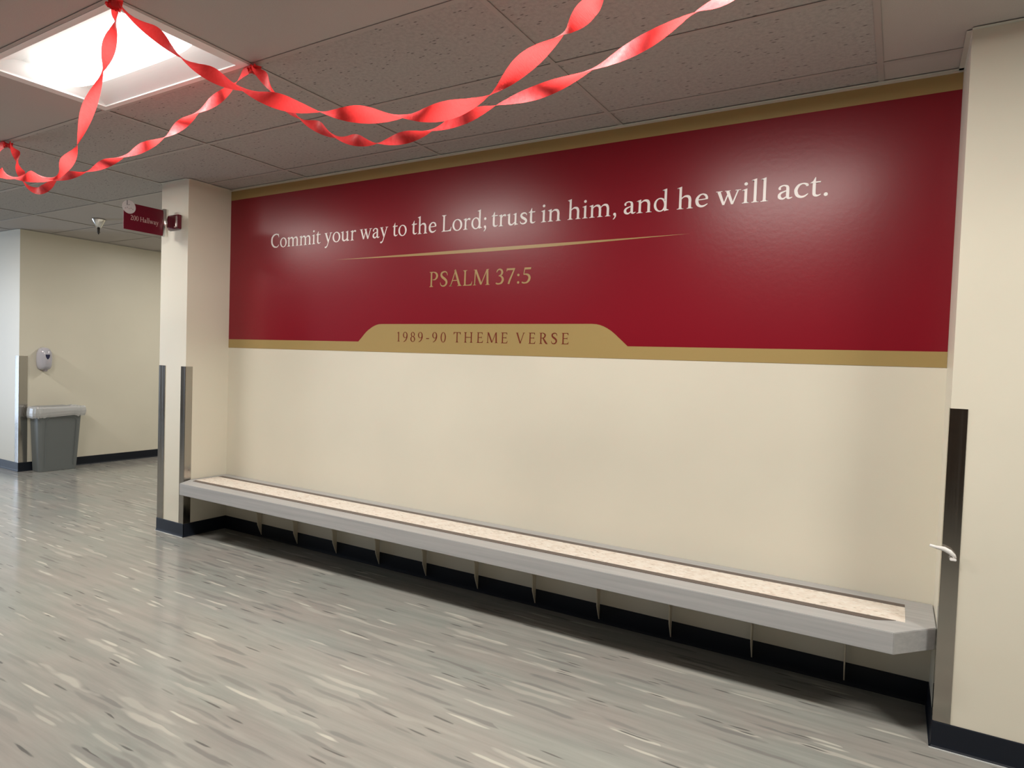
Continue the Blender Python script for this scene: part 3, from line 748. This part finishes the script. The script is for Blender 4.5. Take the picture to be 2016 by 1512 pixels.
# ------------------------------------------------------------------ soap dispenser
disp = empty('soap_dispenser', (XH, 3.72, 1.17)); tag(disp, 'white rounded soap dispenser on the hallway wall above the bin', 'dispenser')
def rounded_shell(x0, x1, cy, cz, hy, hz, name, m_, n0=2.6):
    bm = bmesh.new(); rings = []
    k = 7
    for i in range(k + 1):
        u_ = i / k; s_ = math.sqrt(max(0.0, 1 - (u_ * 0.93) ** 3.2))
        ring = []
        for a in range(32):
            t_ = 2 * math.pi * a / 32; ct, st_ = math.cos(t_), math.sin(t_)
            e_ = n0 if st_ > 0 else 4.0
            y_ = hy * s_ * math.copysign(abs(ct) ** (2 / e_), ct) * (1.0 if st_ > 0 else 1 - 0.12 * abs(st_))
            z_ = hz * (0.35 + 0.65 * s_) * math.copysign(abs(st_) ** (2 / e_), st_)
            ring.append(bm.verts.new((x0 + (x1 - x0) * u_, cy + y_, cz + z_)))
        rings.append(ring)
    for a, b_ in zip(rings, rings[1:]):
        for i in range(32): bm.faces.new((a[i], a[(i + 1) % 32], b_[(i + 1) % 32], b_[i]))
    bm.faces.new(rings[0]); bm.faces.new(rings[-1])
    return build(name, bm, m_, smooth=True)
put(rounded_shell(XH + 0.001, XH + 0.03, 3.715, 1.297, 0.066, 0.130, 'back_plate', M['dispenser_back']), disp)
put(rounded_shell(XH + 0.012, XH + 0.125, 3.715, 1.302, 0.072, 0.132, 'cover', M['dispenser']), disp)
bm = bmesh.new(); prism(bm, [(3.690, 1.352), (3.738, 1.352), (3.734, 1.322), (3.720, 1.298), (3.710, 1.298), (3.696, 1.322)], XH + 0.116, XH + 0.1275, 'x')
o = put(build('level_window', bm, M['navy']), disp); o['label'] = 'navy shield-shaped window'
put(boxes('pump_spout', [(XH + 0.04, XH + 0.085, 3.697, 3.733, 1.155, 1.184)], M['dispenser_back'], bevel=0.004), disp)

# ------------------------------------------------------------------ bin with liner
binr = empty('waste_bin', (-8.47, 3.85, 0)); tag(binr, 'tall narrow grey waste bin with a clear liner against the hallway wall', 'bin')
def ring_at(bm, x0, x1, y0, y1, z, r_=0.035, n_=4):
    out = []
    for cx, cy, a0 in ((x1 - r_, y1 - r_, 0), (x0 + r_, y1 - r_, 90), (x0 + r_, y0 + r_, 180), (x1 - r_, y0 + r_, 270)):
        for k in range(n_ + 1):
            a = math.radians(a0 + 90 * k / n_); out.append(bm.verts.new((cx + r_ * math.cos(a), cy + r_ * math.sin(a), z)))
    return out
def strip(bm, a, b_):
    for k in range(len(a)): bm.faces.new((a[k], a[(k + 1) % len(a)], b_[(k + 1) % len(a)], b_[k]))
bx0, bx1, by0, by1 = -8.586, -8.400, 3.602, 4.002     # foot
tx0, tx1, ty0, ty1 = -8.590, -8.360, 3.572, 4.036     # top
bm = bmesh.new()
rs = []
for u_ in (0.0, 0.5, 1.0):
    rs.append(ring_at(bm, bx0 + (tx0 - bx0) * u_, bx1 + (tx1 - bx1) * u_, by0 + (ty0 - by0) * u_, by1 + (ty1 - by1) * u_, 0.002 + 0.70 * u_))
inner = ring_at(bm, tx0 + 0.008, tx1 - 0.008, ty0 + 0.008, ty1 - 0.008, 0.702, 0.03)
innb = ring_at(bm, bx0 + 0.01, bx1 - 0.01, by0 + 0.01, by1 - 0.01, 0.03, 0.03)
for a, b_ in zip(rs, rs[1:]): strip(bm, a, b_)
strip(bm, rs[-1], inner); strip(bm, inner, innb); bm.faces.new(rs[0]); bm.faces.new(innb)
put(build('bin_body', bm, M['bin']), binr)
# recessed long-side panel drawn by a raised arch rim
bm = bmesh.new()
def face_x(z): return bx1 + (tx1 - bx1) * z / 0.7
arch_pts = []
for k in range(9):
    a = math.pi - k * math.pi / 2 / 8; arch_pts.append((3.700 + 0.05 * math.cos(a), 0.59 + 0.045 * math.sin(a)))
for k in range(9):
    a = math.pi / 2 - k * math.pi / 2 / 8; arch_pts.append((3.930 + 0.05 * math.cos(a), 0.59 + 0.045 * math.sin(a)))
arch_pts += [(3.973, 0.30), (3.963, 0.05)]
arch_pts = [(3.655, 0.05), (3.652, 0.3)] + arch_pts
rows = []
for y_, z in arch_pts:
    cx_, cz_ = 3.815, 0.3
    iy, iz = cx_ + (y_ - cx_) * 0.925, cz_ + (z - cz_) * 0.955
    x_ = face_x(z)
    rows.append([bm.verts.new((x_ - 0.001, y_, z)), bm.verts.new((x_ + 0.009, y_ * 0.6 + iy * 0.4, z * 0.6 + iz * 0.4)), bm.verts.new((face_x(iz) + 0.009, y_ * 0.3 + iy * 0.7, z * 0.3 + iz * 0.7)), bm.verts.new((face_x(iz) - 0.001, iy, iz))])
for a, b_ in zip(rows, rows[1:]):
    for k in range(3): bm.faces.new((a[k], a[k + 1], b_[k + 1], b_[k]))
put(build('side_rib', bm, M['bin'], smooth=True), binr)
bm = bmesh.new(); ra = ring_at(bm, tx0 - 0.004, tx1 + 0.010, ty0 - 0.010, ty1 + 0.010, 0.685, 0.04); rb = ring_at(bm, tx0 - 0.004, tx1 + 0.012, ty0 - 0.012, ty1 + 0.012, 0.712, 0.04)
rc = ring_at(bm, tx0 + 0.006, tx1 - 0.002, ty0 + 0.002, ty1 - 0.002, 0.712, 0.035)
strip(bm, ra, rb); strip(bm, rb, rc)
put(build('rim', bm, M['bin']), binr)
put(boxes('maker_mark', [(-8.520, -8.480, ty0 + 0.0015, ty0 + 0.004, 0.640, 0.648), (-8.514, -8.488, ty0 + 0.0015, ty0 + 0.004, 0.652, 0.658)], M['bin_print']), binr)
# crumpled liner folded over the rim
bm = bmesh.new(); rnd = random.Random(5); rings = []
lv = [(0.60, -0.030), (0.712, -0.018), (0.745, 0.000), (0.752, 0.016), (0.735, 0.030), (0.700, 0.036), (0.665, 0.034), (0.640, 0.026)]
N = 96
for z, off in lv:
    base = []
    x0_, x1_, y0_, y1_ = tx0 - 0.0, tx1 + 0.006 + off, ty0 - 0.006 - off, ty1 + 0.006 + off
    hx, hy = (x1_ - x0_) / 2, (y1_ - y0_) / 2; cx, cy = (x0_ + x1_) / 2, (y0_ + y1_) / 2
    for p in superellipse(cx, cy, hx, hy, 7, N): base.append(p)
    rings.append((z, base, cx, cy))
wob = [rnd.uniform(-1, 1) for _ in range(N)]
wob2 = [rnd.uniform(-1, 1) for _ in range(N)]
vr = []
for li, (z, base, cx, cy) in enumerate(rings):
    ring = []
    for k, (x, y_) in enumerate(base):
        w_ = (wob[k] + wob[k - 1] + wob[(k + 1) % N]) / 3; w2 = (wob2[k] + wob2[k - 1]) / 2
        am = 0.010 if li > 2 else 0.005
        sag = -0.018 * max(0, (3.75 - y_) / 0.2) if li >= 5 else 0
        zz = z + w2 * (0.006 if li < 6 else 0.014) + sag
        dx, dy = x - cx, y_ - cy; l = math.hypot(dx, dy)
        nx = max(x + dx / l * w_ * am, XH + 0.006)
        ring.append(bm.verts.new((nx, y_ + dy / l * w_ * am, zz)))
    vr.append(ring)
for a, b_ in zip(vr, vr[1:]): strip(bm, a, b_)
put(build('bin_liner', bm, M['liner']), binr)['label'] = 'crumpled clear plastic liner over the rim'

# ------------------------------------------------------------------ crepe paper streamers
CAMP = Vector((0, 0, 1.45))
def ribbon(bm, uvl, yplane, pts, width=0.046, seed=1, hand=1):
    """pts: (x, z, flag); at flagged points the band has turned another half turn"""
    rnd = random.Random(seed)
    raw = [(x, yplane, z) for x, z, f in pts]
    fine = catmull(raw, 14)
    P3 = [Vector((p[0], p[1] + 0.012 * math.sin(3 * p[0] + seed), p[2])) for p in fine]
    s_ = [0.0]
    for a, b_ in zip(P3, P3[1:]): s_.append(s_[-1] + (b_ - a).length)
    flags = [i * 14 for i, p in enumerate(pts) if p[2]]
    n_ = len(P3)
    tang = []
    for i in range(n_): tang.append((P3[min(i + 1, n_ - 1)] - P3[max(i - 1, 0)]).normalized())
    Y = Vector((0, 1, 0))
    def edge_angle(i):
        t_ = tang[i]; b1 = (Y - t_ * Y.dot(t_)).normalized(); b2 = t_.cross(b1)
        v_ = (P3[i] - CAMP); return math.atan2(v_.dot(b2), v_.dot(b1))
    keys = []
    prev = None
    for q, i in enumerate(flags):
        a = edge_angle(i)
        if prev is not None:
            a = a % math.pi; base = prev + hand * math.pi
            a = a + math.pi * round((base - a) / math.pi)
        keys.append((s_[i], a)); prev = a
    d0 = s_[flags[1]] - s_[flags[0]] if len(flags) > 1 else 0.3
    keys = [(s_[0] - 1e-6, keys[0][1] - hand * math.pi * min(1, (s_[flags[0]] - s_[0]) / d0))] + keys
    dl = keys[-1][0] - keys[-2][0]
    keys.append((s_[-1] + 1e-6, keys[-1][1] + hand * math.pi * min(1.2, (s_[-1] - keys[-1][0]) / max(dl, 0.05))))
    rows = []
    for i in range(n_):
        for (sa, aa), (sb, ab) in zip(keys, keys[1:]):
            if sa <= s_[i] <= sb:
                u_ = (s_[i] - sa) / max(sb - sa, 1e-6); th = aa + (ab - aa) * u_; break
        t_ = tang[i]; b1 = (Y - t_ * Y.dot(t_)).normalized(); b2 = t_.cross(b1)
        w_ = b1 * math.cos(th) + b2 * math.sin(th); nn = t_.cross(w_)
        endf = min(1.0, 0.35 + min(s_[i], s_[-1] - s_[i]) / 0.06)
        wd = width * endf
        row = []
        for k in range(5):
            u2 = k / 4 - 0.5
            cup = 0.0035 * math.cos(u2 * math.pi) + rnd.uniform(-0.0004, 0.0004)
            row.append(bm.verts.new(P3[i] + w_ * wd * u2 + nn * cup))
        rows.append((s_[i], row))
    for (sa, a), (sb, b_) in zip(rows, rows[1:]):
        for k in range(4):
            f = bm.faces.new((a[k], a[k + 1], b_[k + 1], b_[k])); f.smooth = True
            for lp, (uu, vv) in zip(f.loops, ((sa, k), (sa, k + 1), (sb, k + 1), (sb, k))): lp[uvl].uv = (uu, vv / 4)
def swag(name, parent, y_, pts, seed, hand=1):
    bm = bmesh.new(); uvl = bm.loops.layers.uv.new('UVMap')
    ribbon(bm, uvl, y_, pts, seed=seed, hand=hand)
    return put(build(name, bm, M['crepe'], normals=False), parent)
def knot(parent, x, y_, seed):
    """pleated bunch where the band is tucked under the ceiling bar"""
    rnd = random.Random(seed); bm = bmesh.new(); uvl = bm.loops.layers.uv.new('UVMap')
    for q in range(3):
        a0 = rnd.uniform(0, math.pi); pr = None
        for k in range(9):
            t_ = k / 8 - 0.5
            px_ = x + t_ * 0.05; pz = H_CEIL - 0.004 - 0.016 * abs(math.sin((t_ * 2.2 + q) * 3)) - 0.004 * q
            wv = Vector((0.004 * math.sin(k * 1.7 + a0), 0.019, 0.010 * math.cos(k * 2.1 + a0 + q)))
            p = Vector((px_, y_, pz - abs(wv.z)))
            cur = (bm.verts.new(p - wv), bm.verts.new(p + wv))
            if pr:
                f = bm.faces.new((pr[0], pr[1], cur[1], cur[0])); f.smooth = True
                for lp in f.loops: lp[uvl].uv = (lp.vert.co.x * 1, lp.vert.co.y)
            pr = cur
    return put(build('knot', bm, M['crepe'], normals=False), parent)

S1 = [(-2.602, 2.752, 0), (-2.593, 2.682, 1), (-2.627, 2.61, 0), (-2.671, 2.509, 1), (-2.768, 2.383, 0), (-2.85, 2.253, 1), (-2.932, 2.185, 0), (-3.01, 2.141, 1), (-3.192, 2.166, 0), (-3.363, 2.188, 1), (-3.485, 2.218, 0), (-3.617, 2.25, 1), (-3.95, 2.37, 0), (-4.3, 2.48, 1), (-4.7, 2.62, 0), (-5.06, 2.757, 0)]
S3 = [(-2.593, 2.757, 0), (-2.649, 2.742, 0), (-2.707, 2.714, 1), (-2.849, 2.662, 0), (-3.015, 2.625, 1), (-3.147, 2.587, 0), (-3.299, 2.549, 1), (-3.472, 2.519, 0), (-3.66, 2.493, 1), (-3.844, 2.472, 0), (-4.027, 2.455, 1), (-4.208, 2.45, 0), (-4.368, 2.445, 1), (-4.472, 2.411, 0), (-4.579, 2.401, 0), (-4.69, 2.434, 0), (-4.778, 2.482, 1), (-4.826, 2.532, 0), (-4.882, 2.609, 1), (-4.904, 2.666, 0), (-4.954, 2.725, 0), (-5.0, 2.757, 0)]
S2 = [(-2.588, 2.752, 0), (-2.521, 2.694, 1), (-2.338, 2.581, 0), (-2.16, 2.458, 1), (-1.984, 2.361, 0), (-1.819, 2.283, 1), (-1.625, 2.205, 0), (-1.463, 2.156, 1), (-1.307, 2.119, 0), (-1.16, 2.092, 1), (-1.019, 2.085, 0), (-0.894, 2.106, 1), (-0.798, 2.162, 0), (-0.698, 2.209, 1), (-0.644, 2.248, 0), (-0.596, 2.283, 1), (-0.4, 2.47, 0), (-0.24, 2.62, 1), (-0.13, 2.757, 0)]
S4 = [(-2.579, 2.756, 0), (-2.507, 2.692, 0), (-2.436, 2.612, 1), (-2.354, 2.54, 0), (-2.262, 2.472, 1), (-2.155, 2.416, 0), (-2.051, 2.361, 1), (-1.935, 2.33, 0), (-1.83, 2.309, 1), (-1.699, 2.307, 0), (-1.56, 2.317, 1), (-1.411, 2.341, 0), (-1.274, 2.363, 1), (-1.084, 2.376, 0), (-0.897, 2.407, 1), (-0.719, 2.454, 0), (-0.569, 2.506, 1), (-0.466, 2.532, 0), (-0.3, 2.64, 1), (-0.13, 2.757, 0)]
S5 = [(-5.03, 2.757, 0), (-5.10, 2.735, 0), (-5.20, 2.67, 1), (-5.45, 2.55, 0), (-5.7, 2.46, 1), (-6.0, 2.42, 0), (-6.3, 2.45, 1), (-6.7, 2.58, 0), (-7.0, 2.70, 1), (-7.1, 2.757, 0)]
stA = empty('paper_streamer', (-2.59, 1.345, H_CEIL)); tag(stA, 'twisted red crepe streamer pinned at the far upper corner of the light, hanging nearest', 'streamer')
stB = empty('paper_streamer', (-2.59, 1.955, H_CEIL)); tag(stB, 'twisted red crepe streamer pinned between the light and the mural, hanging lower behind', 'streamer')
swag('swag', stA, 1.345, S1, 2); swag('swag', stA, 1.345, S2, 3); knot(stA, -2.594, 1.345, 4)
swag('swag', stB, 1.955, S3, 5); swag('swag', stB, 1.955, S4, 6); swag('swag', stB, 1.955, S5, 7)
knot(stB, -2.586, 1.955, 8); knot(stB, -5.015, 1.955, 9)
